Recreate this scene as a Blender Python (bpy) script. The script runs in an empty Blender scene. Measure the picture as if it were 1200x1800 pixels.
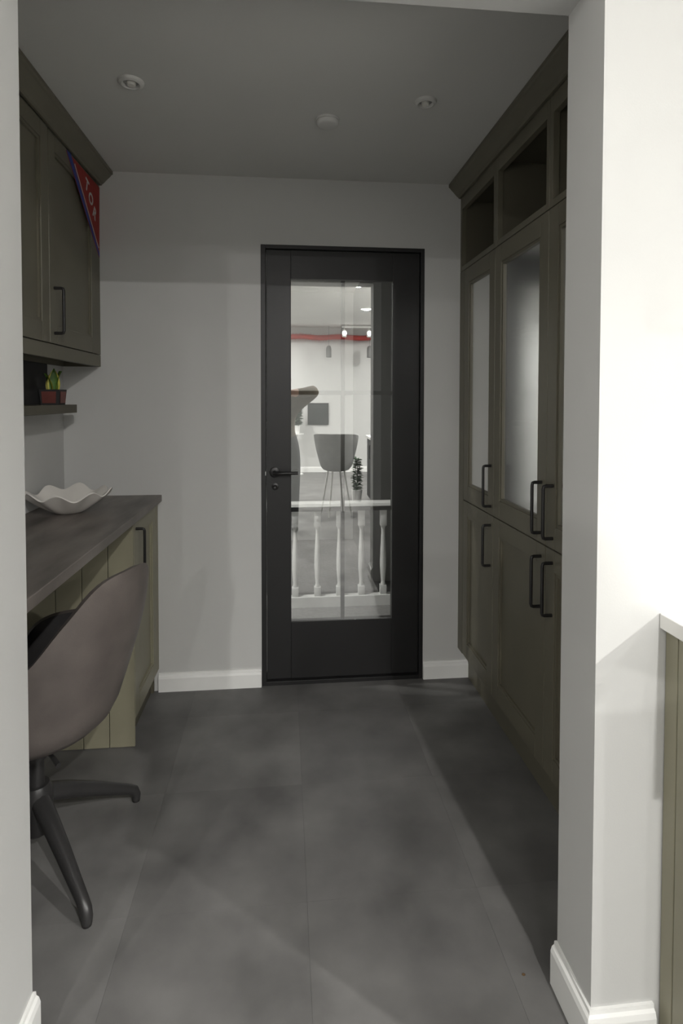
import bpy, bmesh, math, random
from mathutils import Vector, Matrix
random.seed(4)
S = bpy.context.scene
COL = S.collection

# ------------------------------------------------------------------ camera
H = 1.32
yaw, pitch, roll = 0.09984, 0.02886, 0.00112
F = Vector((math.sin(yaw)*math.cos(pitch), math.cos(yaw)*math.cos(pitch), -math.sin(pitch)))
R0 = Vector((math.cos(yaw), -math.sin(yaw), 0)); U0 = R0.cross(F)
RT = math.cos(roll)*R0 + math.sin(roll)*U0
UP = -math.sin(roll)*R0 + math.cos(roll)*U0
cam = bpy.data.cameras.new('camera'); camo = bpy.data.objects.new('camera', cam); COL.objects.link(camo)
camo.matrix_world = Matrix(((RT.x, UP.x, -F.x, 0), (RT.y, UP.y, -F.y, 0), (RT.z, UP.z, -F.z, H), (0, 0, 0, 1)))
cam.sensor_fit = 'HORIZONTAL'; cam.sensor_width = 36.0; cam.lens = 1000.0/1200.0*36.0
cam.shift_y = (730.3-900.0)/1200.0
cam.clip_start = 0.02
S.camera = camo

# ------------------------------------------------------------------ world, exposure
W = bpy.data.worlds.new('world'); S.world = W; W.use_nodes = True
W.node_tree.nodes['Background'].inputs[0].default_value = (0.5, 0.5, 0.5, 1)
W.node_tree.nodes['Background'].inputs[1].default_value = 0.02
S.view_settings.view_transform = 'Standard'; S.view_settings.look = 'None'
S.view_settings.gamma = 1.0; S.view_settings.use_curve_mapping = False
S.view_settings.exposure = 1.85

# key dimensions (metres)
D = 2.605; C = 2.314
XR = 0.817; Z1 = 0.858; Z2 = 1.910
XJ = 0.610; YJ2 = 1.194; YJ1 = 1.053; XL = -0.518; ZS = 2.145
XD = -0.547; ZD = 0.891; XU = -0.803; ZU = 1.461
XLW = -0.965; XRW = 1.13
KX0, KX1, KY0 = -2.2, 4.2, -4.98
CK = 2.60
HY1 = 5.3

WARM = (1.0, 0.985, 0.955)
# ceiling lamps of the kitchen: (x, y, watts); the last three are added fill
KITCHEN_LAMPS = [(0.77, -1.15, 19.0), (1.07, -2.8, 7.0), (3.06, -1.29, 64.0), (-1.3, -0.8, 6.0), (-1.2, -2.9, 23.0), (-0.7, -4.0, 13.0), (2.3, -3.7, 19.0)]
SPREAD = {(3.06, -1.29): 148.0}     # beam narrowed so this lamp favours the floor over the wall
HALL_LAMP = (-0.95, 3.02, 13.5)

# ------------------------------------------------------------------ materials
def rgb(c): return (c[0], c[1], c[2], 1.0)
def mat(name, color, rough=0.6, var=0.06, scale=6.0, bump=0.0, bscale=120.0, metal=0.0, spec=0.5, stretch=None, rnd=0.0, detail=4.0):
    m = bpy.data.materials.new(name); m.use_nodes = True
    nt = m.node_tree; b = nt.nodes['Principled BSDF']
    b.inputs['Roughness'].default_value = rough; b.inputs['Metallic'].default_value = metal
    b.inputs['Specular IOR Level'].default_value = spec
    geo = nt.nodes.new('ShaderNodeNewGeometry')
    vec = geo.outputs['Position']
    if stretch:
        mp = nt.nodes.new('ShaderNodeMapping'); mp.inputs['Scale'].default_value = stretch
        nt.links.new(vec, mp.inputs['Vector']); vec = mp.outputs['Vector']
    n = nt.nodes.new('ShaderNodeTexNoise'); n.inputs['Scale'].default_value = scale; n.inputs['Detail'].default_value = detail
    nt.links.new(vec, n.inputs['Vector'])
    r = nt.nodes.new('ShaderNodeMapRange')
    r.inputs['From Min'].default_value = 0.3; r.inputs['From Max'].default_value = 0.7
    r.inputs['To Min'].default_value = 1-var; r.inputs['To Max'].default_value = 1+var
    nt.links.new(n.outputs['Fac'], r.inputs['Value'])
    fac = r.outputs['Result']
    if rnd:
        oi = nt.nodes.new('ShaderNodeObjectInfo'); r2 = nt.nodes.new('ShaderNodeMapRange')
        r2.inputs['To Min'].default_value = 1-rnd; r2.inputs['To Max'].default_value = 1+rnd
        nt.links.new(oi.outputs['Random'], r2.inputs['Value'])
        mm = nt.nodes.new('ShaderNodeMath'); mm.operation = 'MULTIPLY'
        nt.links.new(fac, mm.inputs[0]); nt.links.new(r2.outputs['Result'], mm.inputs[1]); fac = mm.outputs[0]
    vm = nt.nodes.new('ShaderNodeVectorMath'); vm.operation = 'SCALE'
    vm.inputs[0].default_value = color[:3]
    nt.links.new(fac, vm.inputs['Scale'])
    nt.links.new(vm.outputs['Vector'], b.inputs['Base Color'])
    if bump:
        n2 = nt.nodes.new('ShaderNodeTexNoise'); n2.inputs['Scale'].default_value = bscale; n2.inputs['Detail'].default_value = 3
        nt.links.new(geo.outputs['Position'], n2.inputs['Vector'])
        bp = nt.nodes.new('ShaderNodeBump'); bp.inputs['Strength'].default_value = bump; bp.inputs['Distance'].default_value = 0.002
        nt.links.new(n2.outputs['Fac'], bp.inputs['Height']); nt.links.new(bp.outputs['Normal'], b.inputs['Normal'])
    return m

def glassmat(name, refl, tint=(1, 1, 1), rough=0.0, fres=1.45, fgain=0.5):
    m = bpy.data.materials.new(name); m.use_nodes = True; nt = m.node_tree
    for n in list(nt.nodes): nt.nodes.remove(n)
    out = nt.nodes.new('ShaderNodeOutputMaterial'); mix = nt.nodes.new('ShaderNodeMixShader')
    tr = nt.nodes.new('ShaderNodeBsdfTransparent'); tr.inputs[0].default_value = rgb(tint)
    gl = nt.nodes.new('ShaderNodeBsdfGlossy'); gl.inputs['Roughness'].default_value = rough
    gl.inputs['Color'].default_value = (0.97, 0.98, 0.97, 1)
    fr = nt.nodes.new('ShaderNodeFresnel'); fr.inputs['IOR'].default_value = fres
    ma = nt.nodes.new('ShaderNodeMath'); ma.operation = 'MULTIPLY_ADD'; ma.use_clamp = True
    ma.inputs[1].default_value = fgain; ma.inputs[2].default_value = refl
    nt.links.new(fr.outputs[0], ma.inputs[0]); nt.links.new(ma.outputs[0], mix.inputs[0])
    nt.links.new(tr.outputs[0], mix.inputs[1]); nt.links.new(gl.outputs[0], mix.inputs[2])
    nt.links.new(mix.outputs[0], out.inputs[0])
    return m

def emit(name, color, strength):
    m = bpy.data.materials.new(name); m.use_nodes = True
    b = m.node_tree.nodes['Principled BSDF']
    b.inputs['Base Color'].default_value = rgb(color)
    b.inputs['Emission Color'].default_value = rgb(color); b.inputs['Emission Strength'].default_value = strength
    return m

M = {
 'wall': mat('wall_paint', (0.585, 0.585, 0.572), 0.75, 0.025, 2.0, 0.06, 260),
 'ceil': mat('ceiling_paint', (0.66, 0.66, 0.64), 0.85, 0.03, 1.5, 0.06, 260),
 'trim': mat('trim_gloss', (0.87, 0.87, 0.85), 0.35, 0.02, 8),
 'olive': mat('olive_paint', (0.138, 0.127, 0.092), 0.42, 0.06, 5, 0.05, 180),
 'olive2': mat('lighter_olive', (0.258, 0.242, 0.172), 0.45, 0.06, 5, 0.05, 180),  # lighter olive tone for the two base cabinets
 'oliveline': mat('olive_inside', (0.105, 0.096, 0.068), 0.55, 0.05, 5),
 'tile': mat('grey_vinyl_tile', (0.143, 0.140, 0.136), 0.50, 0.30, 4.5, 0.05, 90, rnd=0.09, detail=6),
 'joint': mat('tile_joint', (0.12, 0.117, 0.113), 0.9, 0.1, 30),
 'top': mat('dark_worktop', (0.148, 0.130, 0.118), 0.42, 0.5, 3.2, 0.06, 60, stretch=(4.0, 1.0, 1.0), detail=6),
 'black': mat('black_door_paint', (0.012, 0.0117, 0.012), 0.42, 0.10, 6),
 'blackmetal': mat('black_metal', (0.014, 0.013, 0.013), 0.38, 0.08, 20, metal=0.0),
 'leather': mat('brown_grey_leather', (0.128, 0.110, 0.101), 0.46, 0.20, 9, 0.12, 320, detail=6),
 'lining': mat('near_black_lining', (0.018, 0.016, 0.016), 0.75, 0.15, 30),  # near-black tone for the whole inside of the chair shell
 'chairleg': mat('charcoal_leg_metal', (0.030, 0.029, 0.029), 0.38, 0.08, 20),
 'bowl': mat('white_ceramic', (0.74, 0.71, 0.67), 0.22, 0.03, 12),
 'white': mat('white_gloss', (0.80, 0.80, 0.78), 0.3, 0.02, 10),
 'stone': mat('white_stone', (0.84, 0.83, 0.80), 0.25, 0.03, 14),
 'red': mat('red_felt', (0.50, 0.045, 0.035), 0.8, 0.10, 30),
 'pennant_red': mat('pennant_red_felt', (0.30, 0.028, 0.020), 0.8, 0.12, 30),
 'blue': mat('blue_felt', (0.035, 0.06, 0.28), 0.8, 0.10, 30),
 'felt_white': mat('white_felt', (0.52, 0.50, 0.48), 0.8, 0.05, 40),
 'leaf': mat('cactus_green', (0.07, 0.16, 0.02), 0.5, 0.2, 40),
 'leafedge': mat('leaf_yellow_edge', (0.55, 0.50, 0.08), 0.5, 0.12, 40),
 'terracotta': mat('red_brown_glaze', (0.16, 0.045, 0.036), 0.5, 0.15, 25),
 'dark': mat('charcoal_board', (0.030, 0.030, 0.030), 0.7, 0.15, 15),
 'screen': mat('dark_picture', (0.03, 0.033, 0.034), 0.35, 0.45, 5),
 'foliage': mat('dark_foliage', (0.03, 0.07, 0.03), 0.6, 0.4, 20),
 'stool': mat('grey_fabric', (0.20, 0.20, 0.195), 0.8, 0.15, 12, 0.1, 300),
 'greymetal': mat('grey_metal', (0.17, 0.17, 0.165), 0.4, 0.06, 20),
 'jumper': mat('brown_jumper', (0.12, 0.095, 0.065), 0.9, 0.2, 30),
 'trouser': mat('dark_trousers', (0.022, 0.022, 0.026), 0.9, 0.15, 30),
 'skin': mat('skin', (0.50, 0.30, 0.22), 0.5, 0.06, 20),
 'hair': mat('dark_hair', (0.03, 0.022, 0.016), 0.6, 0.2, 40),
 'carpet': mat('grey_carpet', (0.22, 0.215, 0.21), 0.95, 0.12, 40),
 'hallgrey': mat('hall_dark_fill', (0.035, 0.035, 0.035), 0.7, 0.05, 8),  # dark colour standing in for the unlit side of the hall
 'crumb': mat('brown_crumb', (0.12, 0.07, 0.03), 0.9, 0.1, 100),
 'bulb': mat('unlit_bulb', (0.78, 0.77, 0.72), 0.25, 0.02, 20),
 'darkring': mat('recess_grey', (0.30, 0.30, 0.29), 0.5, 0.05, 20),
 'doorglass': glassmat('door_glass', 0.44, (0.93, 0.95, 0.94), 0.0, 1.45, 0.5),
 'cabglass': glassmat('cabinet_glass', 0.07, (0.74, 0.77, 0.76), 0.22, 1.5, 0.85),
 'pendglass': glassmat('lantern_glass', 0.05, (0.93, 0.94, 0.93), 0.0, 1.4, 0.5),
 'rimglass': glassmat('lantern_rim_glass', 0.08, (0.55, 0.57, 0.56), 0.0, 1.4, 0.5),
 'hallwall': mat('hall_wall_paint', (0.43, 0.43, 0.42), 0.8, 0.03, 2),
 'lamp': emit('lamp_glow', (1.0, 0.97, 0.92), 6.0),
}

# ------------------------------------------------------------------ helpers
def org(o):
    return o.matrix_basis.translation if o is None else o['_o'] if '_o' in o else (0, 0, 0)
ORIGIN = {}
def setp(o, label=None, cat=None, group=None, kind=None):
    if label: o['label'] = label
    if cat: o['category'] = cat
    if group: o['group'] = group
    if kind: o['kind'] = kind
    return o
def thing(name, loc, label=None, cat=None, group=None, kind=None):
    o = bpy.data.objects.new(name, None); COL.objects.link(o); o.location = loc; o.empty_display_size = 0.05
    ORIGIN[o.name] = Vector(loc)
    return setp(o, label, cat, group, kind)
def link(name, bm, material, parent=None, origin=None, smooth=False, auto=None):
    """bm holds WORLD coordinates; they are made local to the thing's origin."""
    if parent is not None: og = ORIGIN[parent.name]
    elif origin is not None: og = Vector(origin)
    else:
        xs = [v.co for v in bm.verts]
        og = Vector(((min(v.x for v in xs)+max(v.x for v in xs))/2, (min(v.y for v in xs)+max(v.y for v in xs))/2, min(v.z for v in xs)))
    bmesh.ops.translate(bm, verts=bm.verts, vec=-og)
    bmesh.ops.recalc_face_normals(bm, faces=bm.faces)
    me = bpy.data.meshes.new(name); bm.to_mesh(me); bm.free()
    mats = material if isinstance(material, (list, tuple)) else [material]
    for k in mats: me.materials.append(M[k] if isinstance(k, str) else k)
    if smooth:
        for p in me.polygons: p.use_smooth = True
        if auto: 
            try: me.set_sharp_from_angle(angle=math.radians(auto))
            except Exception: pass
    o = bpy.data.objects.new(name, me); COL.objects.link(o)
    ORIGIN[o.name] = og
    if parent is not None: o.parent = parent
    else: o.location = og
    return o
def add_box(bm, x0, x1, y0, y1, z0, z1, bev=0.0):
    t = bmesh.new()
    bmesh.ops.create_cube(t, size=1.0)
    for v in t.verts:
        v.co = Vector((x0+(v.co.x+.5)*(x1-x0), y0+(v.co.y+.5)*(y1-y0), z0+(v.co.z+.5)*(z1-z0)))
    if bev: bmesh.ops.bevel(t, geom=list(t.edges), offset=bev, segments=2, affect='EDGES', profile=0.5)
    merge(bm, t)
def merge(bm, t):
    mp = {}
    for v in t.verts: mp[v] = bm.verts.new(v.co)
    for f in t.faces:
        try:
            nf = bm.faces.new([mp[v] for v in f.verts]); nf.material_index = f.material_index
        except ValueError: pass
    t.free()
def box(name, b, material, parent=None, bev=0.0):
    bm = bmesh.new(); add_box(bm, *b, bev=bev); return link(name, bm, material, parent)
def boxes(name, bs, material, parent=None, bev=0.0):
    bm = bmesh.new()
    for b in bs: add_box(bm, *b, bev=bev)
    return link(name, bm, material, parent)
def add_prism(bm, pts, vec):
    """closed polygon pts (3D) extruded along vec"""
    a = [bm.verts.new(p) for p in pts]; b = [bm.verts.new(Vector(p)+Vector(vec)) for p in pts]
    n = len(a); bm.faces.new(a); bm.faces.new(b[::-1])
    for i in range(n): bm.faces.new((a[i], b[i], b[(i+1) % n], a[(i+1) % n]))
def prism(name, pts, vec, material, parent=None):
    bm = bmesh.new(); add_prism(bm, pts, vec); return link(name, bm, material, parent)
def add_lathe(bm, prof, c, seg=24, axis='Z', cap=True):
    """prof: list (r, h) along axis, c the base point"""
    c = Vector(c); rings = []
    for r, h in prof:
        ring = []
        for i in range(seg):
            a = 2*math.pi*i/seg; u, v = r*math.cos(a), r*math.sin(a)
            p = Vector((u, v, h)) if axis == 'Z' else Vector((u, h, v)) if axis == 'Y' else Vector((h, u, v))
            ring.append(bm.verts.new(c+p))
        rings.append(ring)
    for a, b in zip(rings, rings[1:]):
        for i in range(seg): bm.faces.new((a[i], a[(i+1) % seg], b[(i+1) % seg], b[i]))
    if cap:
        bm.faces.new(rings[0][::-1]); bm.faces.new(rings[-1])
def lathe(name, prof, c, material, parent=None, seg=24, axis='Z', cap=True, auto=40):
    bm = bmesh.new(); add_lathe(bm, prof, c, seg, axis, cap); return link(name, bm, material, parent, smooth=True, auto=auto)
def add_tube(bm, pts, rad, seg=10, flat=None):
    pts = [Vector(p) for p in pts]; n = len(pts)
    rad = rad if isinstance(rad, (list, tuple)) else [rad]*n
    rings = []
    prevu = None
    for i, p in enumerate(pts):
        t = (pts[min(i+1, n-1)]-pts[max(i-1, 0)]).normalized()
        ref = Vector((0, 0, 1)) if abs(t.z) < 0.95 else Vector((1, 0, 0))
        u = t.cross(ref).normalized() if prevu is None else (prevu-t*prevu.dot(t)).normalized()
        prevu = u; w = u.cross(t)
        fl = flat if flat else 1.0
        rings.append([bm.verts.new(p+u*rad[i]*math.cos(2*math.pi*k/seg)+w*rad[i]*fl*math.sin(2*math.pi*k/seg)) for k in range(seg)])
    for a, b in zip(rings, rings[1:]):
        for k in range(seg): bm.faces.new((a[k], a[(k+1) % seg], b[(k+1) % seg], b[k]))
    bm.faces.new(rings[0][::-1]); bm.faces.new(rings[-1])
def tube(name, pts, rad, material, parent=None, seg=10, flat=None):
    bm = bmesh.new(); add_tube(bm, pts, rad, seg, flat); return link(name, bm, material, parent, smooth=True, auto=50)
def structure(o): o['kind'] = 'structure'; return o
def bevelled(o, w=0.002):
    return o

# ------------------------------------------------------------------ setting: floor
fl = structure(box('floor', (KX0-.12, KX1+.12, KY0-.12, D+.02, -0.06, -0.004), 'joint'))
TS = 0.457; X0T = 0.057; Y0T = 1.458
tile_me = None
i0 = math.floor((KX0-X0T)/TS)+1; i1 = math.ceil((KX1-X0T)/TS)-1
j0 = math.floor((KY0-Y0T)/TS)+1; j1 = math.ceil((D-Y0T)/TS)
bmt = bmesh.new(); add_box(bmt, -TS/2+.0002, TS/2-.0002, -TS/2+.0002, TS/2-.0002, -0.004, 0.0)
tile_me = bpy.data.meshes.new('tile'); bmt.to_mesh(tile_me); bmt.free(); tile_me.materials.append(M['tile'])
fo = ORIGIN[fl.name]
for j in range(j0, j1):
    for i in range(i0, i1):
        x, y = X0T+(i+.5)*TS, Y0T+(j+.5)*TS
        if y-TS/2 > YJ2 and (x+TS/2 < XLW-.05 or x-TS/2 > XRW+.05): continue
        if y+TS/2 > D+.02:
            bmx = bmesh.new(); add_box(bmx, -TS/2+.0002, TS/2-.0002, -TS/2+.0006, D+.01-y, -0.004, 0.0)
            me = bpy.data.meshes.new('tile'); bmx.to_mesh(me); bmx.free(); me.materials.append(M['tile'])
        else: me = tile_me
        t = bpy.data.objects.new('tile', me); COL.objects.link(t); t.parent = fl
        t.location = Vector((x, y, 0))-fo

structure(box('floor_hall', (-1.4, 2.2, D+.02, HY1+.1, -0.06, 0.0), 'carpet'))
# ceiling over everything
structure(box('ceiling', (-1.4, 2.2, YJ2-.02, HY1+.12, C, C+.1), 'ceil'))
structure(box('ceiling_kitchen', (KX0-.12, KX1+.12, KY0-.12, YJ2-.02, CK, CK+.1), 'ceil'))
# walls
# back wall with the door hole (frame outer -.106 .. .647, top 2.0155)
DX0, DX1, DZT = -0.1056, 0.6468, 2.0156
structure(boxes('wall_back', [(XLW-.12, DX0, D, D+.11, 0, C), (DX1, XRW+.12, D, D+.11, 0, C), (DX0, DX1, D, D+.11, DZT, C)], 'wall'))
structure(box('wall_left', (XLW-.12, XLW, YJ2, D, 0, C), 'wall'))
structure(box('wall_right', (XRW, XRW+.12, YJ2, D, 0, C), 'wall'))
structure(boxes('wall_front', [(KX0, XL, YJ1, YJ2-.021, 0, CK), (XJ, KX1, YJ1, YJ2-.021, 0, CK), (XL, XJ, YJ1, YJ2-.021, ZS, CK),
                        (KX0, XL, YJ2-.021, YJ2, 0, C), (XJ, KX1, YJ2-.021, YJ2, 0, C), (XL, XJ, YJ2-.021, YJ2, ZS, C)], 'wall'))
structure(box('wall_kitchen_left', (KX0-.12, KX0, KY0, YJ2, 0, CK), 'wall'))
structure(box('wall_kitchen_right', (KX1, KX1+.12, KY0, YJ2, 0, CK), 'wall'))
structure(box('wall_kitchen_back', (KX0-.12, KX1+.12, KY0-.12, KY0, 0, CK), 'wall'))
structure(box('wall_hall_left', (-1.4, -1.3, D+.11, HY1, 0, C), 'wall'))
structure(box('wall_hall_right', (2.1, 2.2, D+.11, HY1, 0, C), 'wall'))
structure(box('wall_hall_back', (-1.4, 2.2, HY1, HY1+.1, 0, C), 'hallwall'))
structure(box('wall_hall_added', (0.64, 1.0, 3.75, HY1, 0, C), 'hallgrey'))  # added dark block, darkens the view through the right of the door glass

# baseboards: profile (depth, height)
def bb_prof(h, d=0.015):
    return [(0, 0), (d, 0), (d, h-.022), (d*.78, h-.012), (d*.45, h-.008), (d*.40, h), (0, h)]
def bb_mesh(name, a, b):
    bm = bmesh.new(); va = [bm.verts.new(p) for p in a]; vb = [bm.verts.new(p) for p in b]; n = len(a)
    bm.faces.new(va); bm.faces.new(vb[::-1])
    for i in range(n): bm.faces.new((va[i], vb[i], vb[(i+1) % n], va[(i+1) % n]))
    return structure(link(name, bm, 'trim'))
def bb_x(name, x0, x1, y, sgn, h, m0=0, m1=0):      # along X on a wall plane y, sticking out sgn in y; m: mitre grows with depth
    P = bb_prof(h)
    return bb_mesh(name, [(x0+m0*d, y+sgn*d, z) for d, z in P], [(x1+m1*d, y+sgn*d, z) for d, z in P])
def bb_y(name, y0, y1, x, sgn, h, m0=0, m1=0):
    P = bb_prof(h)
    return bb_mesh(name, [(x+sgn*d, y0+m0*d, z) for d, z in P], [(x+sgn*d, y1+m1*d, z) for d, z in P])
bb_x('baseboard_back_left', -0.566, DX0-.001, D, -1, 0.082)
bb_x('baseboard_back_right', DX1+.001, 0.866, D, -1, 0.082)
bb_y('baseboard_jamb_right', YJ1, YJ2+.002, XJ, -1, 0.098, -1, 0)
bb_x('baseboard_front_right', XJ, 0.741, YJ1, -1, 0.098, -1, 0)
bb_y('baseboard_jamb_left', YJ1, YJ2+.002, XL, 1, 0.098, -1, 0)
bb_x('baseboard_front_left', KX0, XL, YJ1, -1, 0.098, 0, 1)
bb_x('baseboard_kitchen_back', KX0, KX1, KY0, 1, 0.10)

# ------------------------------------------------------------------ the black glazed door
d1 = thing('door_1', (0.27, D, 0), kind='structure')
FY0 = D-0.004
bm = bmesh.new()
add_box(bm, DX0, -0.0845, FY0, D+.10, 0, DZT, .0015); add_box(bm, 0.6295, DX1, FY0, D+.10, 0, DZT, .0015)
add_box(bm, -0.0845, 0.6295, FY0, D+.10, 1.9985, DZT, .0015)
link('door_frame', bm, 'black', d1)
box('threshold', (-0.0845, 0.6295, FY0, D+.10, 0.0, 0.018), 'black', d1, .001)
LY0, LY1 = D+.010, D+.050
GX0, GX1, GZ0, GZ1 = 0.030, 0.500, 0.288, 1.867
box('stile', (-0.0815, GX0, LY0, LY1, 0.024, 1.9955), 'black', d1, .002)
box('stile', (GX1, 0.6265, LY0, LY1, 0.024, 1.9955), 'black', d1, .002)
box('top_rail', (GX0, GX1, LY0, LY1, GZ1, 1.9955), 'black', d1, .001)
box('bottom_rail', (GX0, GX1, LY0, LY1, 0.024, GZ0), 'black', d1, .001)
MX0, MX1 = 0.2605, 0.2785
zr = [GZ0, 0.807, 1.349, GZ1]
box('mullion', (MX0, MX1, LY0+.012, LY0+.030, GZ0, GZ1), 'black', d1, .001)
for zc in zr[1:3]:
    for xa, xb in ((GX0, MX0), (MX1, GX1)):
        box('glazing_bar', (xa, xb, LY0+.012, LY0+.030, zc-.009, zc+.009), 'black', d1, .001)
def gy(x): return LY0+.008-.0085*(x-.265)      # the sheet sits a hair out of square in its rebate
for k in range(3):
    for xa, xb in ((GX0, .2695), (.2695, GX1)):
        bm = bmesh.new()
        vs = [bm.verts.new(p) for p in ((xa, gy(xa), zr[k]), (xb, gy(xb), zr[k]), (xb, gy(xb), zr[k+1]), (xa, gy(xa), zr[k+1]))]
        bm.faces.new(vs); link('pane', bm, 'doorglass', d1)
hd = lathe('handle_rose', [(.024, 0), (.024, -.006), (.018, -.009)], (-0.045, LY0, .985), 'blackmetal', d1, axis='Y')
tube('lever', [(-0.045, LY0-.006, .985), (-0.045, LY0-.04, .985), (-0.035, LY0-.048, .985), (.0, LY0-.05, .985), (.06, LY0-.048, .985)], [.009, .009, .009, .008, .007], 'blackmetal', hd)
lathe('keyhole_rose', [(.016, 0), (.016, -.004), (.009, -.006), (.004, -.003)], (-0.043, LY0, .918), 'blackmetal', d1, axis='Y')
setp(box('strike_plate', (-0.0875, -0.0845, FY0-.0012, FY0+.004, .972, .990), 'white', d1), 'small bright latch plate on the frame')

# ------------------------------------------------------------------ cabinets
def handle(parent, x, sgn, y, z0, z1, off=0.032):
    """D-shaped black bar handle standing off a face at x by sgn*off"""
    xb = x+sgn*off; r = .0055
    pts = [(x, y, z1), (xb-sgn*.008, y, z1), (xb-sgn*.002, y, z1-.002), (xb, y, z1-.009), (xb, y, z0+.009), (xb-sgn*.002, y, z0+.002), (xb-sgn*.008, y, z0), (x, y, z0)]
    o = tube('handle', pts, r, 'blackmetal', parent, seg=8)
    o['label'] = 'black bar handle'
    return o
def shaker(parent, name, x, sgn, y0, y1, z0, z1, w, wt, wb, m, glass=False, th=0.02):
    """door whose face is at x and looks to sgn*X; returns the frame with a recessed panel or pane as child"""
    a, b = sorted((x, x-sgn*th))
    bm = bmesh.new()
    add_box(bm, a, b, y0, y0+w, z0, z1, .0015); add_box(bm, a, b, y1-w, y1, z0, z1, .0015)
    add_box(bm, a, b, y0+w, y1-w, z1-wt, z1, .0015); add_box(bm, a, b, y0+w, y1-w, z0, z0+wb, .0015)
    f = link(name, bm, m, parent)
    # bead round the opening
    q = .010
    xa, xb = sorted((x-sgn*.004, x-sgn*.012))
    bm = bmesh.new()
    add_box(bm, xa, xb, y0+w, y0+w+q, z0+wb, z1-wt); add_box(bm, xa, xb, y1-w-q, y1-w, z0+wb, z1-wt)
    add_box(bm, xa, xb, y0+w+q, y1-w-q, z1-wt-q, z1-wt); add_box(bm, xa, xb, y0+w+q, y1-w-q, z0+wb, z0+wb+q)
    link('bead', bm, m, f)
    if glass:
        bm = bmesh.new(); xx = x-sgn*.011
        vs = [bm.verts.new(p) for p in ((xx, y0+w, z0+wb), (xx, y1-w, z0+wb), (xx, y1-w, z1-wt), (xx, y0+w, z1-wt))]
        bm.faces.new(vs); link('pane', bm, 'cabglass', f)
    else:
        pa, pb = sorted((x-sgn*.011, x-sgn*.018))
        box('panel', (pa, pb, y0+w, y1-w, z0+wb, z1-wt), m, f)
    return f

def tall_cabinet(ya, yb, door_a, door_b, hy, label, filler=None):
    t = thing('tall_cabinet', (0.97, (ya+yb)/2, 0), label, 'cabinet', 'tall olive cabinets along the wall')
    x0 = XR+.021; x1 = XRW-.003; p = .018; zt = 2.25; zb = .14
    # carcass boards
    box('side_panel', (x0, x1, ya+.0005, ya+p, zb, zt), 'oliveline', t); box('side_panel', (x0, x1, yb-p, yb-.0005, zb, zt), 'oliveline', t)
    box('back_panel', (x1-.012, x1, ya+p, yb-p, zb, zt), 'oliveline', t)
    for z in (zb, Z1-.009, Z2-.002, zt-p): box('carcass_shelf', (x0, x1-.012, ya+p, yb-p, z, z+p), 'oliveline', t)
    for z in (1.22, 1.56): box('shelf', (x0+.03, x1-.012, ya+p, yb-p, z, z+p), 'oliveline', t)
    box('plinth', (XR+.048, XR+.066, ya, yb, 0, zb), 'olive', t)
    # face frame of the open cubby on top
    bm = bmesh.new()
    add_box(bm, XR, x0, ya+.0005, ya+.022, Z2, zt, .001); add_box(bm, XR, x0, yb-.022, yb-.0005, Z2, zt, .001)
    add_box(bm, XR, x0, ya+.022, yb-.022, 2.195, zt, .001); add_box(bm, XR, x0, ya+.022, yb-.022, Z2, Z2+.022, .001)
    link('cubby_frame', bm, 'olive', t)
    g = shaker(t, 'glass_door', XR, -1, door_a+.0015, door_b-.0015, Z1+.002, Z2-.003, .060, .066, .070, 'olive', True)
    handle(g, XR, -1, hy, .893, 1.055)
    l = shaker(t, 'lower_door', XR, -1, door_a+.0015, door_b-.0015, zb+.003, Z1-.002, .060, .066, .070, 'olive')
    handle(l, XR, -1, hy, .655, .817)
    if filler: box('filler_strip', (XR, x0, filler[0], filler[1], zb, Z2-.002), 'olive', t)
    return t
tall_cabinet(2.160, 2.6045, 2.160, 2.538, 2.187, 'tall olive cabinet in the back corner beside the black glass door', (2.539, 2.6045))
tall_cabinet(1.708, 2.1595, 1.708, 2.1595, 1.738, 'middle tall olive cabinet with frosted glass upper door, handle at its near edge')
tall_cabinet(1.256, 1.7075, 1.256, 1.7075, 1.660, 'tall olive cabinet nearest the opening, half hidden behind the jamb', None)
box('filler', (XR, XR+.02, YJ2+.001, 1.2555, .14, 2.25), 'olive')
setp(bpy.data.objects['filler'], 'olive filler strip between nearest tall cabinet and jamb', 'filler strip')
# cornice on the right: profile in x,z
def cornice(name, xf, sgn, y0, y1, zb, label):
    # sgn: direction into the room
    pr = [(0, 0), (.010, 0), (.014, .006), (.020, .010), (.034, .026), (.048, .040), (.052, .046), (.058, .050), (.058, C-.001-zb), (0, C-.001-zb)]
    o = prism(name, [(xf+sgn*a, y0, zb+b) for a, b in pr], (0, y1-y0, 0), 'olive')
    return structure(o)
cornice('trim_1', XR, -1, YJ2+.001, D-.0005, 2.2505, '')

# left: wall cabinet with two doors
wc = thing('wall_cabinet', (-0.88, 2.1, ZU), 'olive wall cabinet with a pennant on it, above the desk', 'cabinet')
wx1 = XU-.021
boxes('carcass', [(XLW+.001, wx1, 1.55, 1.568, ZU, 2.25), (XLW+.001, wx1, 2.586, 2.604, ZU, 2.25), (XLW+.001, XLW+.012, 1.568, 2.586, ZU, 2.25),
                  (XLW+.012, wx1, 1.568, 2.586, 1.49, 1.508), (XLW+.012, wx1, 1.568, 2.586, 2.232, 2.25)], 'oliveline', wc)
box('bottom_rail', (XU-.020, XU-.001, 1.55, 2.604, ZU, 1.5105), 'olive', wc, .0015)
box('filler_strip', (XU-.020, XU-.001, 2.556, 2.604, 1.5125, 2.25), 'olive', wc, .001)
fd = shaker(wc, 'door', XU, 1, 2.0615, 2.5545, 1.5135, 2.248, .060, .060, .066, 'olive')
handle(fd, XU, 1, 2.098, 1.550, 1.708)
nd = shaker(wc, 'door', XU, 1, 1.5515, 2.0585, 1.5135, 2.248, .060, .060, .066, 'olive')
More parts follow.
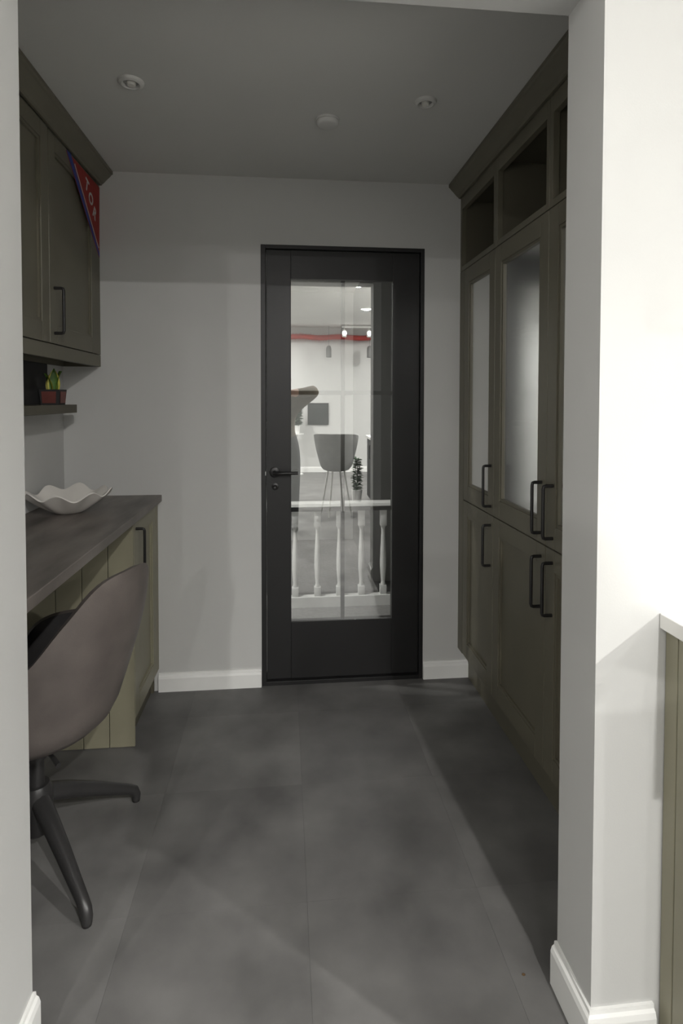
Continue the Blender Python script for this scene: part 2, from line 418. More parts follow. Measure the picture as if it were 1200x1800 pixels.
handle(nd, XU, 1, 1.585, 1.550, 1.708)
cornice('trim_2', XU, 1, 1.50, D-.0005, 2.2505, '')

# ------------------------------------------------------------------ pennant on the wall cabinet
pn = thing('pennant', (XU+.002, 2.45, 1.93), 'red triangular pennant with blue border stuck on the wall cabinet door', 'pennant')
A = Vector((0, 2.222, 2.240)); B = Vector((0, 2.600, 2.240)); Cc = Vector((0, 2.590, 1.935))
ed = (Cc-A).normalized(); nrm = Vector((0, -ed.z, ed.y))
if nrm.dot(B-A) < 0: nrm = -nrm
def pl(pts, x): return [(x, p.y, p.z) for p in pts]
prism('felt', pl([A, B, Cc], XU+.0008), (.0015, 0, 0), 'pennant_red', pn)
L = (Cc-A).length
prism('border', pl([A, A+ed*L, A+ed*L*.97+nrm*.012, A+ed*.03+nrm*.030], XU+.0024), (.001, 0, 0), 'blue', pn)
s0 = A+ed*.075+nrm*.036; s1 = A+ed*(L*.93)+nrm*.020
prism('stripe', pl([s0, s1, s1+nrm*.006, s0+nrm*.006], XU+.0024), (.0008, 0, 0), 'felt_white', pn)
def letter(ch, y, z, size, rot, parent, x, m='felt_white'):
    cu = bpy.data.curves.new('letter', 'FONT'); cu.body = ch; cu.size = size; cu.extrude = .0006; cu.offset = size*.02
    cu.align_x = 'CENTER'; cu.align_y = 'CENTER'
    to = bpy.data.objects.new('letter_tmp', cu); COL.objects.link(to)
    dg = bpy.context.evaluated_depsgraph_get()
    me = bpy.data.meshes.new_from_object(to.evaluated_get(dg))
    bpy.data.objects.remove(to)
    ca, sa = math.cos(rot), math.sin(rot)
    og = ORIGIN[parent.name]
    for v in me.vertices:
        a, b, c = v.co
        v.co = Vector((x+c, y+a*ca-b*sa, z+a*sa+b*ca))-og
    me.materials.clear(); me.materials.append(M[m])
    o = bpy.data.objects.new('letter', me); COL.objects.link(o); o.parent = parent
    ORIGIN[o.name] = og
    return o
for ch, y, z, rt in (('T', 2.440, 2.190, -.30), ('O', 2.486, 2.150, -.40), ('R', 2.530, 2.105, -.50)):
    letter(ch, y, z, .066, rt, pn, XU+.0028)

# ------------------------------------------------------------------ desk on the left
wt = setp(box('worktop', (XLW+.001, XD, YJ2+.01, D-.001, ZD-.030, ZD), 'top', None, .0025), 'dark streaked wood-effect desk worktop along the left wall', 'worktop')
bc = thing('base_cabinet', (-0.76, 2.39, 0), 'olive base cabinet with plank-panelled end under the desk worktop', 'cabinet')
bx1 = XD-.018-.021
BY0 = 2.187
boxes('carcass', [(XLW+.002, bx1, BY0+.012, BY0+.028, .0, ZD-.031), (XLW+.002, bx1, 2.586, 2.603, .0, ZD-.031), (XLW+.002, XLW+.012, BY0+.028, 2.586, 0, ZD-.031),
                  (XLW+.012, bx1, BY0+.028, 2.586, .10, .118)], 'oliveline', bc)
box('plinth', (bx1-.030, bx1-.012, BY0+.028, 2.586, 0, .10), 'oliveline', bc)
px0 = XLW+.002; px1 = XD-.0175; n = 4; pw = .0945
edges = [px1-k*pw for k in range(n+1)]
edges[-1] = px0
for k in range(n):
    if edges[k]-edges[k+1] > .02:
        o = box('plank', (edges[k+1]+.0012, edges[k]-.0012, BY0, BY0+.0115, .002, ZD-.031), 'olive2', bc, .0018)
dr = shaker(bc, 'door', XD-.018, 1, BY0+.013, 2.560, .103, ZD-.034, .060, .060, .066, 'olive2')
handle(dr, XD-.018, 1, 2.226, .668, .824)
box('filler_strip', (XD-.038, XD-.018, 2.562, 2.603, .103, ZD-.031), 'olive2', bc, .001)
setp(box('support_panel', (XLW+.002, XD-.02, YJ2+.02, YJ2+.042, 0, ZD-.0305), 'olive', None, .0015), 'olive panel under the near end of the desk worktop', 'panel')

# ------------------------------------------------------------------ shelf with plant under the wall cabinet
sh = thing('wall_shelf', (-0.91, 2.0, 1.262), 'short dark shelf on the left wall below the wall cabinet', 'shelf')
box('shelf_board', (XLW+.001, -0.862, 1.55, 2.475, 1.262, 1.296), 'oliveline', sh, .0015)
box('back_panel', (XLW+.0005, XLW+.008, 1.55, 2.42, 1.2965, ZU-.001), 'dark', sh)  # dark sheet over the wall between shelf and cabinet
pp = thing('potted_succulent', (-0.903, 2.335, 1.296), 'small succulent with yellow-edged green leaves in a square pot on the shelf', 'plant')
px_, py_ = -0.903, 2.335
bm = bmesh.new()
bs = [(-.036, 0), (.036, 0)]
def quadring(h, r): return [(px_-r, py_-r, 1.296+h), (px_+r, py_-r, 1.296+h), (px_+r, py_+r, 1.296+h), (px_-r, py_+r, 1.296+h)]
rings = [[bm.verts.new(p) for p in quadring(h, r)] for h, r in ((0, .033), (.060, .038), (.060, .034), (.050, .033))]
bm.faces.new(rings[0][::-1]); bm.faces.new(rings[-1])
for a, b in zip(rings, rings[1:]):
    for k in range(4): bm.faces.new((a[k], a[(k+1) % 4], b[(k+1) % 4], b[k]))
link('pot', bm, 'dark', pp)
prism('pot_panel', [(px_+.0362, py_-.026, 1.303), (px_+.0362, py_+.024, 1.303), (px_+.0385, py_+.026, 1.348), (px_+.0385, py_-.028, 1.348)], (.0012, 0, 0), 'terracotta', pp)
prism('pot_panel', [(px_-.026, py_-.0362, 1.303), (px_+.024, py_-.0362, 1.303), (px_+.026, py_-.0385, 1.348), (px_-.028, py_-.0385, 1.348)], (0, -.0012, 0), 'terracotta', pp)
def blade(parent, base, ang, lean, hgt, wid, m, th=.006, off=0.0):
    bm = bmesh.new(); n = 9; rows = []
    ca, sa = math.cos(ang), math.sin(ang)
    for i in range(n):
        t = i/(n-1); w = wid*math.sin(math.pi*min(1, .12+.88*t)**.8)**.75*.5+.0006
        up = hgt*t; out = lean*t*t+off
        ctr = Vector(base)+Vector((ca*out, sa*out, up)); side = Vector((-sa, ca, 0)); nr = Vector((ca, sa, 0))
        rows.append([bm.verts.new(ctr+side*w), bm.verts.new(ctr+nr*th*.5), bm.verts.new(ctr-side*w), bm.verts.new(ctr-nr*th*.5)])
    for a, b in zip(rows, rows[1:]):
        for k in range(4): bm.faces.new((a[k], a[(k+1) % 4], b[(k+1) % 4], b[k]))
    bm.faces.new(rows[0][::-1]); bm.faces.new(rows[-1])
    return link('leaf', bm, m, parent, smooth=True, auto=60)
for k, (a, ln, hh) in enumerate(((-.9, .006, .094), (.6, .020, .085), (2.2, .016, .080), (3.9, .020, .075))):
    b0 = (px_+.008*math.cos(a), py_+.008*math.sin(a), 1.344)
    lf = blade(pp, b0, a, ln, hh, .036, 'leaf', .012)
    e = blade(lf, b0, a, ln, hh*.985, .047, 'leafedge', .004); e.name = 'leaf_edge'

# ------------------------------------------------------------------ white wavy bowl on the desk
def wavy_bowl(c, R, hgt):
    bm = bmesh.new(); seg = 96; prof = [0, .18, .30, .42, .55, .68, .80, .90, 1.0]
    def pt(t, a, off):
        w = math.sin(8*a+.9)*.75+.25*math.sin(3*a+1.9)
        r = R*t*(1+.045*w*t**3)
        z = hgt*(max(0, t-.28)/.72)**1.25 + .0165*w*(max(0, t-.35)/.65)**1.3
        return Vector((c[0]+(r)*math.cos(a), c[1]+(r)*math.sin(a), c[2]+z+off))
    outer = [[bm.verts.new(pt(t, 2*math.pi*i/seg, 0 if t < .32 else 0.0)) for i in range(seg)] for t in prof[1:]]
    inner = [[bm.verts.new(pt(t*.985, 2*math.pi*i/seg, .0055)) for i in range(seg)] for t in prof[1:]]
    for rings in (outer, inner):
        for a, b in zip(rings, rings[1:]):
            for i in range(seg): bm.faces.new((a[i], a[(i+1) % seg], b[(i+1) % seg], b[i]))
    for i in range(seg): bm.faces.new((outer[-1][i], outer[-1][(i+1) % seg], inner[-1][(i+1) % seg], inner[-1][i]))
    bm.faces.new(outer[0][::-1]); bm.faces.new(inner[0])
    o = link('fruit_bowl', bm, 'bowl', None, smooth=True, auto=70)
    return o
setp(wavy_bowl((-.808, 2.225, ZD), .148, .074), 'white ceramic bowl with a wavy rim on the desk worktop', 'bowl')

# ------------------------------------------------------------------ swivel tub chair
def smooth_interp(tab, x):
    """Catmull-Rom through (x, v) pairs"""
    n = len(tab)
    for i in range(n-1):
        if x <= tab[i+1][0] or i == n-2:
            a, va = tab[i]; b, vb = tab[i+1]
            pa, pva = tab[i-1] if i else (2*a-b, vb)
            nb, nvb = tab[i+2] if i+2 < n else (2*b-a, va)
            ma = (vb-pva)/(b-pa)*(b-a); mb = (nvb-va)/(nb-a)*(b-a)
            t = (x-a)/(b-a); t2 = t*t; t3 = t2*t
            return (2*t3-3*t2+1)*va+(t3-2*t2+t)*ma+(-2*t3+3*t2)*vb+(t3-t2)*mb
def tub(parent, c, rot, zb, htab, rb, rside, rfront, flare, m_out, m_in, seat_dz=.075, th=.022):
    """bucket shell; angle 0 is the back, rot turns it; rim height from htab (degrees -> z)"""
    seg = 96; cx, cy = c
    def base_r(a):
        ca, sa = math.cos(a), math.sin(a)
        rx = rb if ca > 0 else rfront
        return 1/math.sqrt((ca/rx)**2+(sa/rside)**2)
    def P(a, r, z): return Vector((cx+r*math.cos(a+rot), cy+r*math.sin(a+rot), z))
    angs = [2*math.pi*i/seg-math.pi for i in range(seg)]
    bm = bmesh.new(); outer = []; inner = []
    low = [(.10, 0), (.40, .003), (.58, .018), (.68, .045), (.750, .085)]
    ups = [.15, .32, .5, .68, .84, .95, 1.0]
    def rim(a): return smooth_interp(htab, abs(math.degrees(a)))
    for f, dz in low: outer.append([P(a, base_r(a)*f, min(zb+dz, rim(a)-.004)) for a in angs])
    for u in ups:
        row = []
        for a in angs:
            z0 = zb+.085; z1 = max(rim(a), z0+.004); z = z0+(z1-z0)*u
            k = (z-z0)/.36; r = base_r(a)*(.750+.250*math.sin(min(1, k*1.0)*math.pi/2)+flare*max(0, k-.3))
            row.append(P(a, r, z))
        outer.append(row)
    # inner side: from rim down to seat
    zs = zb+seat_dz
    for u in reversed([0.0, .2, .45, .7, .9, .985]):
        row = []
        for i, a in enumerate(angs):
            z1 = max(rim(a), zb+.089); z = max(zs, zs+(z1-zs)*u)
            z0 = zb+.085; k = max(0, (z-z0)/.36)
            r = base_r(a)*(.750+.250*math.sin(min(1, k*1.0)*math.pi/2)+flare*max(0, k-.3))-th
            row.append(P(a, r*(1 if u > .1 else .96), z))
        inner.append(row)
    ov = [[bm.verts.new(p) for p in row] for row in outer]
    rimv = [bm.verts.new(p) for p in inner[0]]
    for a, b in zip(ov, ov[1:]):
        for i in range(seg): bm.faces.new((a[i], a[(i+1) % seg], b[(i+1) % seg], b[i]))
    for i in range(seg): bm.faces.new((ov[-1][i], ov[-1][(i+1) % seg], rimv[(i+1) % seg], rimv[i]))
    bm.faces.new(ov[0][::-1])
    link('shell', bm, m_out, parent, smooth=True, auto=65)
    bm = bmesh.new()
    iv = [[bm.verts.new(p) for p in row] for row in inner]
    last = inner[-1]
    for f, dz in ((.8, .008), (.5, .010), (.2, .006)):
        iv.append([bm.verts.new(Vector((cx+(p.x-cx)*f, cy+(p.y-cy)*f, zs+dz))) for p in last])
    for a, b in zip(iv, iv[1:]):
        for i in range(seg): bm.faces.new((a[i], a[(i+1) % seg], b[(i+1) % seg], b[i]))
    bm.faces.new(iv[-1])
    link('seat_lining', bm, m_in, parent, smooth=True, auto=65)

hx, hy = -0.705, 1.668
ch = thing('swivel_chair', (hx, hy, 0), 'brown-grey leather tub chair on a black star base, pulled up to the desk', 'chair')
tab = [(0, .862), (20, .846), (37, .765), (53, .668), (74, .630), (104, .626), (130, .605), (154, .510), (180, .475)]
tub(ch, (hx, hy), -0.33, .375, tab, .298, .305, .225, .045, 'leather', 'lining')
lathe('column', [(.022, .17), (.022, .30), (.030, .30), (.030, .362), (.085, .364), (.085, .374)], (hx, hy, 0), 'chairleg', ch)
lathe('hub', [(.030, .085), (.040, .095), (.044, .15), (.044, .205), (.034, .225)], (hx, hy, 0), 'chairleg', ch)
tube('height_lever', [(hx+.01, hy, .345), (hx+.07, hy-.07, .345), (hx+.10, hy-.10, .335)], [.006, .006, .008], 'chairleg', ch, 8)
for fx, fy in ((-.495, 1.446), (-.487, 1.890), (-.915, 1.446), (-.915, 1.890)):
    v = Vector((fx-hx, fy-hy, 0)); n = v.normalized()
    def q(s, z): return (hx+v.x*s, hy+v.y*s, z)
    lg = tube('leg', [q(.10, .185), q(.30, .158), q(.55, .118), q(.80, .073), q(.92, .052), q(.98, .038), q(1.0, .022), q(1.0, .006)],
              [.026, .024, .021, .0175, .016, .0155, .0145, .013], 'chairleg', ch, 12, 1.0)
    lathe('foot_glide', [(.010, 0), (.012, .001), (.012, .007)], (fx, fy, 0), 'blackmetal', lg, 12)

# ------------------------------------------------------------------ pantry ceiling fittings (all off)
def off_downlight(x, y, r, label):
    t = thing('downlight', (x, y, C-.012), label, 'downlight', 'unlit ceiling downlights')
    lathe('bezel', [(r, .0118), (r, .009), (r*.93, .004), (r*.70, .001), (r*.62, .004), (r*.60, .0116)], (x, y, C-.012), 'ceil', t, 32, cap=False)
    lathe('recess', [(r*.60, .0105), (r*.45, .0112), (r*.20, .0114)], (x, y, C-.012), 'darkring', t, 24, cap=True)
    lathe('bulb', [(r*.10, .0004), (r*.30, .0010), (r*.36, .004), (r*.36, .0108)], (x, y+.004, C-.012), 'bulb', t, 20)
off_downlight(-.477, 1.869, .040, 'unlit round ceiling downlight nearest the wall cabinet')
off_downlight(.471, 1.892, .037, 'unlit round ceiling downlight nearest the tall cabinets')
al = thing('smoke_alarm', (.155, 2.049, C-.022), 'flat white round smoke alarm on the ceiling before the door', 'smoke alarm')
lathe('cover', [(.030, 0), (.036, .002), (.040, .008), (.040, .014)], (.155, 2.049, C-.022), 'ceil', al, 32)
lathe('base', [(.043, .0142), (.043, .0215)], (.155, 2.049, C-.022), 'ceil', al, 32)

# crumb on the floor
bm = bmesh.new(); bmesh.ops.create_icosphere(bm, subdivisions=1, radius=.0035)
for v in bm.verts: v.co = Vector((v.co.x*1.3+.543, v.co.y+1.219, v.co.z*.5+.0017+random.uniform(-.0003, .0003)))
setp(link('crumb', bm, 'crumb'), 'tiny brown crumb lying on the grey floor near the opening', 'crumb')

# ------------------------------------------------------------------ kitchen counter right of the opening
kc = thing('counter_cabinet', (1.5, .87, 0), 'olive kitchen counter cabinet with planked end right of the opening', 'cabinet')
CX = .755; CY0 = .70
boxes('carcass', [(CX+.012, 2.4, CY0+.02, YJ1-.001, .0, .864)], 'oliveline', kc)
yb_ = YJ1-.001; pws = .0885
k = 0
while yb_ > CY0+.01:
    ya_ = max(CY0, yb_-pws*(.42 if k == 0 else 1))
    box('plank', (CX, CX+.0115, ya_+.001, yb_-.001, .002, .864), 'olive2', kc, .0018); yb_ = ya_; k += 1
for kk in range(3):
    xa = CX+.02+kk*.54
    dd = None
    f = boxes('front_door', [(xa, xa+.535, CY0, CY0+.0195, .10, .86)], 'olive2', kc)
setp(box('stone_worktop', (.742, 2.42, CY0-.02, YJ1-.001, .865, .895), 'stone', None, .002), 'white stone worktop end beside the opening', 'worktop')

# glass lantern pendant hanging over that counter; its shadow falls on the wall
lp = (1.095, .772)
gp = thing('glass_pendant', (lp[0], lp[1], 1.622), 'clear glass lantern pendant hanging over the kitchen counter', 'pendant lamp')
lathe('shade', [(.070, 1.626), (.076, 1.628), (.072, 1.768), (.060, 1.785)], (lp[0], lp[1], 0), 'pendglass', gp, 32, cap=False)
lathe('rim', [(.071, 1.622), (.079, 1.622), (.079, 1.632), (.071, 1.632), (.071, 1.622)], (lp[0], lp[1], 0), 'rimglass', gp, 32, cap=False)
lathe('cap', [(.062, 1.784), (.060, 1.796), (.048, 1.806), (.048, 1.828), (.030, 1.843), (.028, 1.878), (.010, 1.893)], (lp[0], lp[1], 0), 'greymetal', gp)
lathe('lamp_holder', [(.018, 1.728), (.020, 1.738), (.020, 1.785)], (lp[0], lp[1], 0), 'greymetal', gp)
tube('cord', [(lp[0], lp[1], 1.888), (lp[0], lp[1], CK-.012)], .003, 'blackmetal', gp, 8)
lathe('ceiling_rose', [(.05, CK-.014), (.05, CK-.004), (.03, CK-.001)], (lp[0], lp[1], 0), 'greymetal', gp)

# ------------------------------------------------------------------ kitchen ceiling lamps
def on_downlight(x, y, w, label, z=CK, color=WARM, size=.075, group='lit kitchen ceiling downlights'):
    t = thing('ceiling_lamp', (x, y, z-.012), label, 'ceiling lamp', group)
    lathe('bezel', [(.094, .0118), (.094, .007), (.086, .002), (.080, .004)], (x, y, z-.012), 'white', t, 32, cap=False)
    lathe('lens', [(.002, .004), (.080, .0045), (.080, .0115)], (x, y, z-.012), 'lamp', t, 32)
    l = bpy.data.lights.new('lamp_light', 'AREA'); l.shape = 'DISK'; l.size = size; l.energy = w; l.color = color; l.spread = math.radians(SPREAD.get((x, y), 180.0))
    lo = bpy.data.objects.new('lamp_light', l); COL.objects.link(lo); lo.parent = t; lo.location = (0, 0, -.004)
    return t
labs = ['lit downlight on the kitchen ceiling just right of the photographer', 'lit downlight seen reflected in the top right pane of the door', 'lit downlight on the kitchen ceiling over the far right end',
        'lit downlight on the kitchen ceiling left of the photographer', 'added fill lamp near the left kitchen wall',
        'added fill lamp before the left part of the kitchen back wall', 'added fill lamp near the right kitchen wall beyond the island']
for (x, y, w), lb in zip(KITCHEN_LAMPS, labs): on_downlight(x, y, w, lb)
on_downlight(HALL_LAMP[0], HALL_LAMP[1], HALL_LAMP[2], 'lit downlight on the hall ceiling behind the black door', z=C, group='hall ceiling lamp')

# track light (seen in the glass)
TY = -4.55
tr = thing('track_light', (1.145, TY, CK-.04), 'white track light with two spot heads on the kitchen ceiling', 'track light')
box('track', (.865, 1.425, TY-.016, TY+.016, CK-.055, CK-.025), 'white', tr, .002)
for sx in (.95, 1.34): tube('hanger', [(sx, TY, CK-.026), (sx, TY, CK-.001)], .006, 'white', tr, 8)
for sx in (.905, 1.335):
    st = tube('arm', [(sx, TY, CK-.056), (sx, TY, CK-.09)], .010, 'white', tr, 8)
    hdp = lathe('spot_head', [(.025, 0), (.040, .012), (.042, .11), (.024, .13)], (sx, TY, CK-.215), 'white', st, 20)
    lathe('spot_lens', [(.036, 0), (.036, .004)], (sx, TY+.0425, CK-.15), 'lamp', st, 20, axis='Y')

# red garland along the top of the kitchen back wall
bm = bmesh.new(); NG = 2600; GY = KY0+.115
def gz(s): return 2.425-.02*math.sin(s*math.pi*4)**2
for i in range(NG):
    s = i/NG; x = -.6+s*2.9
    a = random.uniform(0, 2*math.pi); r = random.uniform(.06, .10)
    c = Vector((x, GY, gz(s))); d = Vector((random.uniform(-.3, .3), math.cos(a), math.sin(a))).normalized()
    sd = d.cross(Vector((1, .2, 0))).normalized()*.014
    bm.faces.new([bm.verts.new(c+sd), bm.verts.new(c-sd), bm.verts.new(c+d*r)])
add_tube(bm, [(-.6+2.9*i/60, GY, gz(i/60)) for i in range(61)], .045, 8)
setp(link('garland', bm, 'red'), 'red tinsel garland along the top of the kitchen back wall', 'garland')
# grey pendants
for x, lb in ((.65, 'small grey pendant lamp below the red garland, nearer the photographer'), (1.37, 'small grey pendant lamp below the red garland, nearer the island')):
    PY = KY0+.23
    t = thing('pendant_lamp', (x, PY, 2.05), lb, 'pendant lamp', 'grey pendants below the garland')
    lathe('shade', [(.040, 2.05), (.046, 2.055), (.046, 2.20), (.034, 2.245), (.010, 2.26)], (x, PY, 0), 'greymetal', t, 20)
    tube('cord', [(x, PY, 2.25), (x, PY, CK-.001)], .003, 'blackmetal', t, 6)

# picture on the kitchen back wall
pc = thing('picture', (.47, KY0, .86), 'square dark picture in a thin frame on the kitchen back wall', 'picture')
box('canvas', (.300, .645, KY0+.004, KY0+.014, .872, 1.235), 'screen', pc)
bm = bmesh.new()
for b in ((.285, .300, .858, 1.248), (.645, .660, .858, 1.248)): add_box(bm, b[0], b[1], KY0+.001, KY0+.026, b[2], b[3], .002)
for b in ((.858, .872), (1.235, 1.248)): add_box(bm, .300, .645, KY0+.001, KY0+.026, b[0], b[1], .002)
link('frame', bm, 'dark', pc)

# island with white top
isl = thing('kitchen_island', (1.9, -1.2, 0), 'dark kitchen island behind the photographer', 'island')
box('body', (.995, 2.7, -2.02, -.45, 0.08, .822), 'dark', isl, .002)
box('plinth', (1.045, 2.65, -1.97, -.50, 0, .08), 'blackmetal', isl)
for k in range(3):
    y0 = -2.0+k*.517
    dd = box('door', (.978, .9945, y0, y0+.512, .085, .818), 'dark', isl, .002)
    handle(dd, .978, -1, y0+.46, .60, .76)
setp(box('island_worktop', (.960, 2.74, -2.07, -.42, .823, .855), 'stone', None, .002), 'white stone top of the kitchen island', 'worktop')

# leafy plants
def leafy(name, c, h, r, n, label, pot_h, pot_r):
    t = thing(name, (c[0], c[1], c[2]), label, 'plant')
    lathe('pot', [(pot_r*.75, 0), (pot_r, pot_h), (pot_r*.9, pot_h), (pot_r*.85, pot_h*.85)], c, 'white', t, 24)
    bm = bmesh.new()
    for i in range(n):
        a = random.uniform(0, 2*math.pi); s = random.random()
        base = Vector(c)+Vector((0, 0, pot_h+s*(h-pot_h)*.85))
        d = Vector((math.cos(a), math.sin(a), random.uniform(-.1, .8))).normalized()
        ln = r*random.uniform(.5, 1.0); side = d.cross(Vector((0, 0, 1))).normalized()*ln*.16
        m1 = base+d*ln*.55; tip = base+d*ln-Vector((0, 0, ln*.2))
        v = [bm.verts.new(base), bm.verts.new(m1+side), bm.verts.new(tip), bm.verts.new(m1-side)]
        bm.faces.new((v[0], v[1], v[2], v[3]))
    add_tube(bm, [(c[0], c[1], c[2]+pot_h*.8), (c[0]+.01, c[1], c[2]+h*.6), (c[0], c[1]+.01, c[2]+h*.9)], [.008, .006, .003], 6)
    f = link('foliage', bm, 'foliage', t); f['kind'] = 'stuff'
    return t
leafy('potted_plant', (.845, -2.0, 0), .62, .11, 240, 'bushy dark green potted plant on the floor by the island corner', .16, .075)
# plant stand by the back wall
sd = thing('plant_stand', (.08, -4.72, 0), 'slim white plant stand by the kitchen back wall', 'stand')
lathe('top', [(.13, .70), (.13, .72)], (.08, -4.72, 0), 'white', sd)
lathe('stem', [(.02, .03), (.02, .70)], (.08, -4.72, 0), 'white', sd, 16)
lathe('base', [(.12, 0), (.12, .015), (.03, .03)], (.08, -4.72, 0), 'white', sd)
leafy('potted_plant', (.08, -4.72, .72), .50, .16, 220, 'green potted plant on the slim white plant stand', .14, .07)

# grey tub stool behind the photographer
so = (.52, -1.2)
stl = thing('bar_stool', (so[0], so[1], 0), 'grey fabric tub bar stool behind the photographer', 'stool')
tub(stl, so, 1.75, .50, [(0, .935), (50, .93), (90, .90), (120, .84), (150, .62), (180, .60)], .25, .25, .22, .04, 'stool', 'stool', .09)
for a in (.5, 2.07, 3.64, 5.21):
    tube('leg', [(so[0]+.10*math.cos(a), so[1]+.10*math.sin(a), .512), (so[0]+.19*math.cos(a), so[1]+.19*math.sin(a), 0.0)], [.011, .008], 'white', stl, 8)

# ------------------------------------------------------------------ hall behind the door: white balustrade
bl = thing('balustrade', (.3, 3.585, 0), 'white balustrade with turned balusters on the landing behind the glass door', 'balustrade')
YB = 3.585
prism('handrail', [(-1.29, YB+a, b) for a, b in ((-.032, .618), (.032, .618), (.036, .632), (.030, .660), (.012, .672), (-.012, .672), (-.030, .660), (-.036, .632))], (2.06, 0, 0), 'white', bl)
box('bottom_rail', (-1.29, .77, YB-.028, YB+.028, 0.0, .070), 'white', bl, .003)
bal = [(.0, .070), (.021, .070), (.021, .125), (.017, .130), (.0125, .150), (.0155, .185), (.0195, .240), (.0200, .290), (.0175, .360), (.0135, .430), (.0115, .485), (.014, .500), (.020, .515), (.021, .525), (.021, .618)]
x = .066-.1405*9
while x < .76:
    bm = bmesh.new()
    add_box(bm, x-.0205, x+.0205, YB-.0205, YB+.0205, .070, .128, .001)
    add_lathe(bm, bal[3:-2], (x, YB, 0), 16)
    add_box(bm, x-.0205, x+.0205, YB-.0205, YB+.0205, .512, .6185, .001)
    link('baluster', bm, 'white', bl, smooth=True, auto=35)
    x += .1405

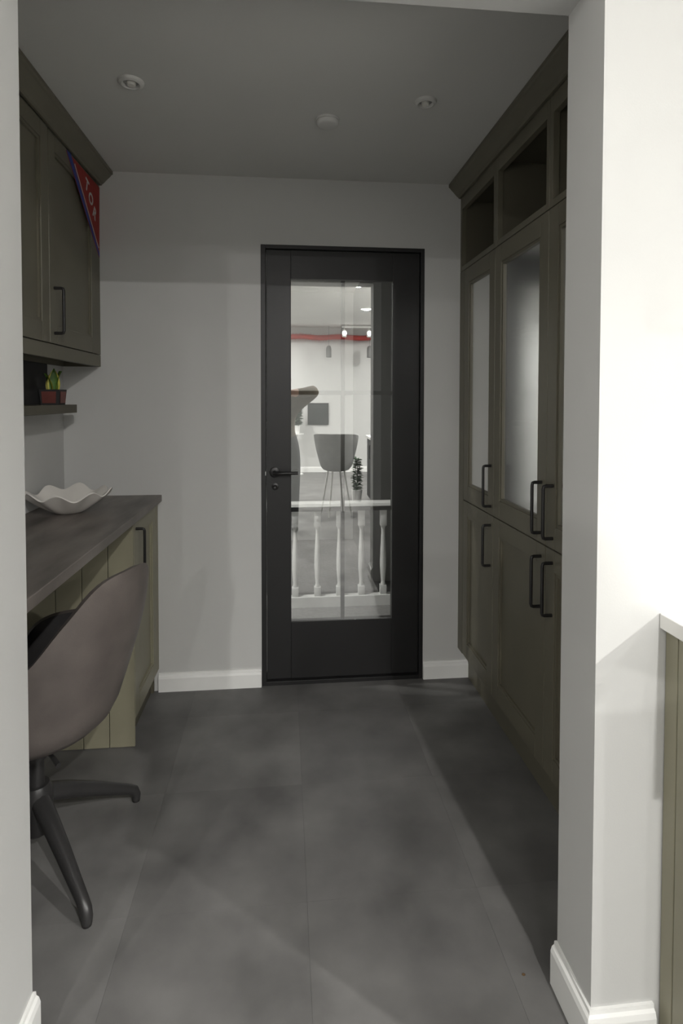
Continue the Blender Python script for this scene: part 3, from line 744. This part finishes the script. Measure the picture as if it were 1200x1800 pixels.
# ------------------------------------------------------------------ the photographer (seen only in the door glass)
def person():
    V = []; E = []; Rr = []; Mt = []
    def add(p, r, m, parent=None):
        V.append(p); Rr.append(r); Mt.append(m)
        if parent is not None: E.append((parent, len(V)-1))
        return len(V)-1
    ox = -.082
    def p(x, y, z): return (x+ox, y, z)
    def q(x, y, z): return (x-.045, y, z)      # hands, at the camera
    J, T, K, Bt = 0, 1, 2, 3
    pel = add(p(0, -.46, .88), .145, T)
    wst = add(p(0, -.455, 1.00), .135, J, pel)
    chs = add(p(0, -.42, 1.16), .15, J, wst)
    upc = add(p(0, -.38, 1.28), .11, J, chs)
    nck = add(p(0, -.345, 1.365), .052, K, upc)
    hd0 = add(p(0, -.32, 1.43), .075, K, nck)
    hd1 = add(p(0, -.31, 1.50), .088, K, hd0)
    hd2 = add(p(0, -.315, 1.565), .075, K, hd1)
    nose = add(p(0, -.222, 1.475), .014, K, hd1)
    for s in (-1, 1):
        e = add(p(s*.088, -.325, 1.485), .016, K, hd1)
    # right arm raised, elbow out
    s1 = add(p(.165, -.375, 1.29), .082, J, upc)
    e1 = add(p(.340, -.30, 1.415), .062, J, s1)
    w1 = add(p(.200, -.160, 1.385), .048, J, e1)
    h1 = add(q(.080, -.10, 1.395), .034, K, w1)
    for k in range(4):
        f0 = add(q(.060-.004*k, -.075-.004*k, 1.408-.018*k), .0095, K, h1)
        f1 = add(q(.030, -.050-.004*k, 1.408-.018*k), .0085, K, f0)
        f2 = add(q(.008+.004*k, -.060, 1.404-.018*k), .0075, K, f1)
    th0 = add(q(.055, -.115, 1.375), .0105, K, h1); th1 = add(q(.030, -.118, 1.360), .009, K, th0)
    # left arm below
    s2 = add(p(-.165, -.375, 1.265), .072, J, upc)
    e2 = add(p(-.195, -.28, 1.05), .056, J, s2)
    w2 = add(q(-.045, -.115, 1.215), .036, J, e2)
    h2 = add(q(-.015, -.085, 1.240), .034, K, w2)
    for k in range(4):
        f0 = add(q(-.012+.018*k, -.058, 1.252), .0095, K, h2)
        f1 = add(q(-.006+.018*k, -.035, 1.262), .0085, K, f0)
        f2 = add(q(-.002+.016*k, -.022, 1.275), .0075, K, f1)
    th0 = add(q(-.045, -.075, 1.262), .0105, K, h2); th1 = add(q(-.052, -.062, 1.285), .009, K, th0)
    for s in (-1, 1):
        hp = add(p(s*.10, -.455, .82), .108, T, pel)
        kn = add(p(s*.115, -.43, .47), .073, T, hp)
        an = add(p(s*.12, -.48, .10), .050, T, kn)
        bl_ = add(p(s*.125, -.46, .048), .042, Bt, an)
        to = add(p(s*.135, -.33, .038), .034, Bt, bl_)
    me = bpy.data.meshes.new('body_tmp'); me.from_pydata(V, E, []); 
    o = bpy.data.objects.new('body_tmp', me); COL.objects.link(o)
    md = o.modifiers.new('skin', 'SKIN'); md.use_smooth_shade = True
    o.modifiers.new('sub', 'SUBSURF').levels = 2
    for i, sv in enumerate(me.skin_vertices[0].data):
        sv.radius = (Rr[i], Rr[i]*(.72 if i in (wst, chs, upc, pel) else 1.0)); sv.use_root = (i == pel)
    dg = bpy.context.evaluated_depsgraph_get()
    m2 = bpy.data.meshes.new_from_object(o.evaluated_get(dg)); bpy.data.objects.remove(o)
    m2.name = 'person'; m2.materials.clear()
    for k in ('jumper', 'trouser', 'skin', 'blackmetal'): m2.materials.append(M[k])
    VV = [Vector(v) for v in V]
    zmin = min(v.co.z for v in m2.vertices)
    for f in m2.polygons:
        c = f.center
        f.material_index = Mt[min(range(len(VV)), key=lambda i: (VV[i]-c).length-Rr[i])]; f.use_smooth = True
    og = Vector((ox, -.44, 0))
    for v in m2.vertices: v.co = v.co-og-Vector((0, 0, zmin))
    ob = bpy.data.objects.new('person', m2); COL.objects.link(ob); ob.location = og; ORIGIN[ob.name] = og
    setp(ob, 'person in brown jumper and dark trousers holding a camera, right elbow raised', 'person')
    dz = -zmin
    # hair cap
    bm = bmesh.new(); bmesh.ops.create_uvsphere(bm, u_segments=24, v_segments=16, radius=1)
    for v in list(bm.verts):
        if v.co.y > .25 and v.co.z < .35 or v.co.z < -.55: bm.verts.remove(v)
    for v in bm.verts: v.co = Vector((v.co.x*.098+ox, v.co.y*.112-.322, v.co.z*.112+1.515+dz))
    h = link('hair', bm, 'hair', ob, smooth=True)
    for s in (-1, 1):
        bm = bmesh.new(); bmesh.ops.create_uvsphere(bm, u_segments=12, v_segments=8, radius=.011)
        for v in bm.verts: v.co += Vector((ox+s*.032, -.236, 1.498+dz))
        link('eye', bm, 'dark', ob, smooth=True)
    bm = bmesh.new(); add_tube(bm, [(ox-.025, -.236, 1.432+dz), (ox, -.230, 1.429+dz), (ox+.025, -.236, 1.432+dz)], [.003, .006, .003], 8)
    link('mouth', bm, 'terracotta', ob, smooth=True)
    return dz
person()
# camera body behind the lens position
pcam = thing('photo_camera', (-.02, -.085, 1.262), 'black camera held upright in front of the photographer', 'camera')
box('body', (-.058, .004, -.096, -.066, 1.285, 1.392), 'blackmetal', pcam, .006)
lathe('lens', [(.033, -.062), (.033, -.045), (.030, -.030), (.026, -.028)], (-.022, 0, 1.327), 'blackmetal', pcam, 24, axis='Y')
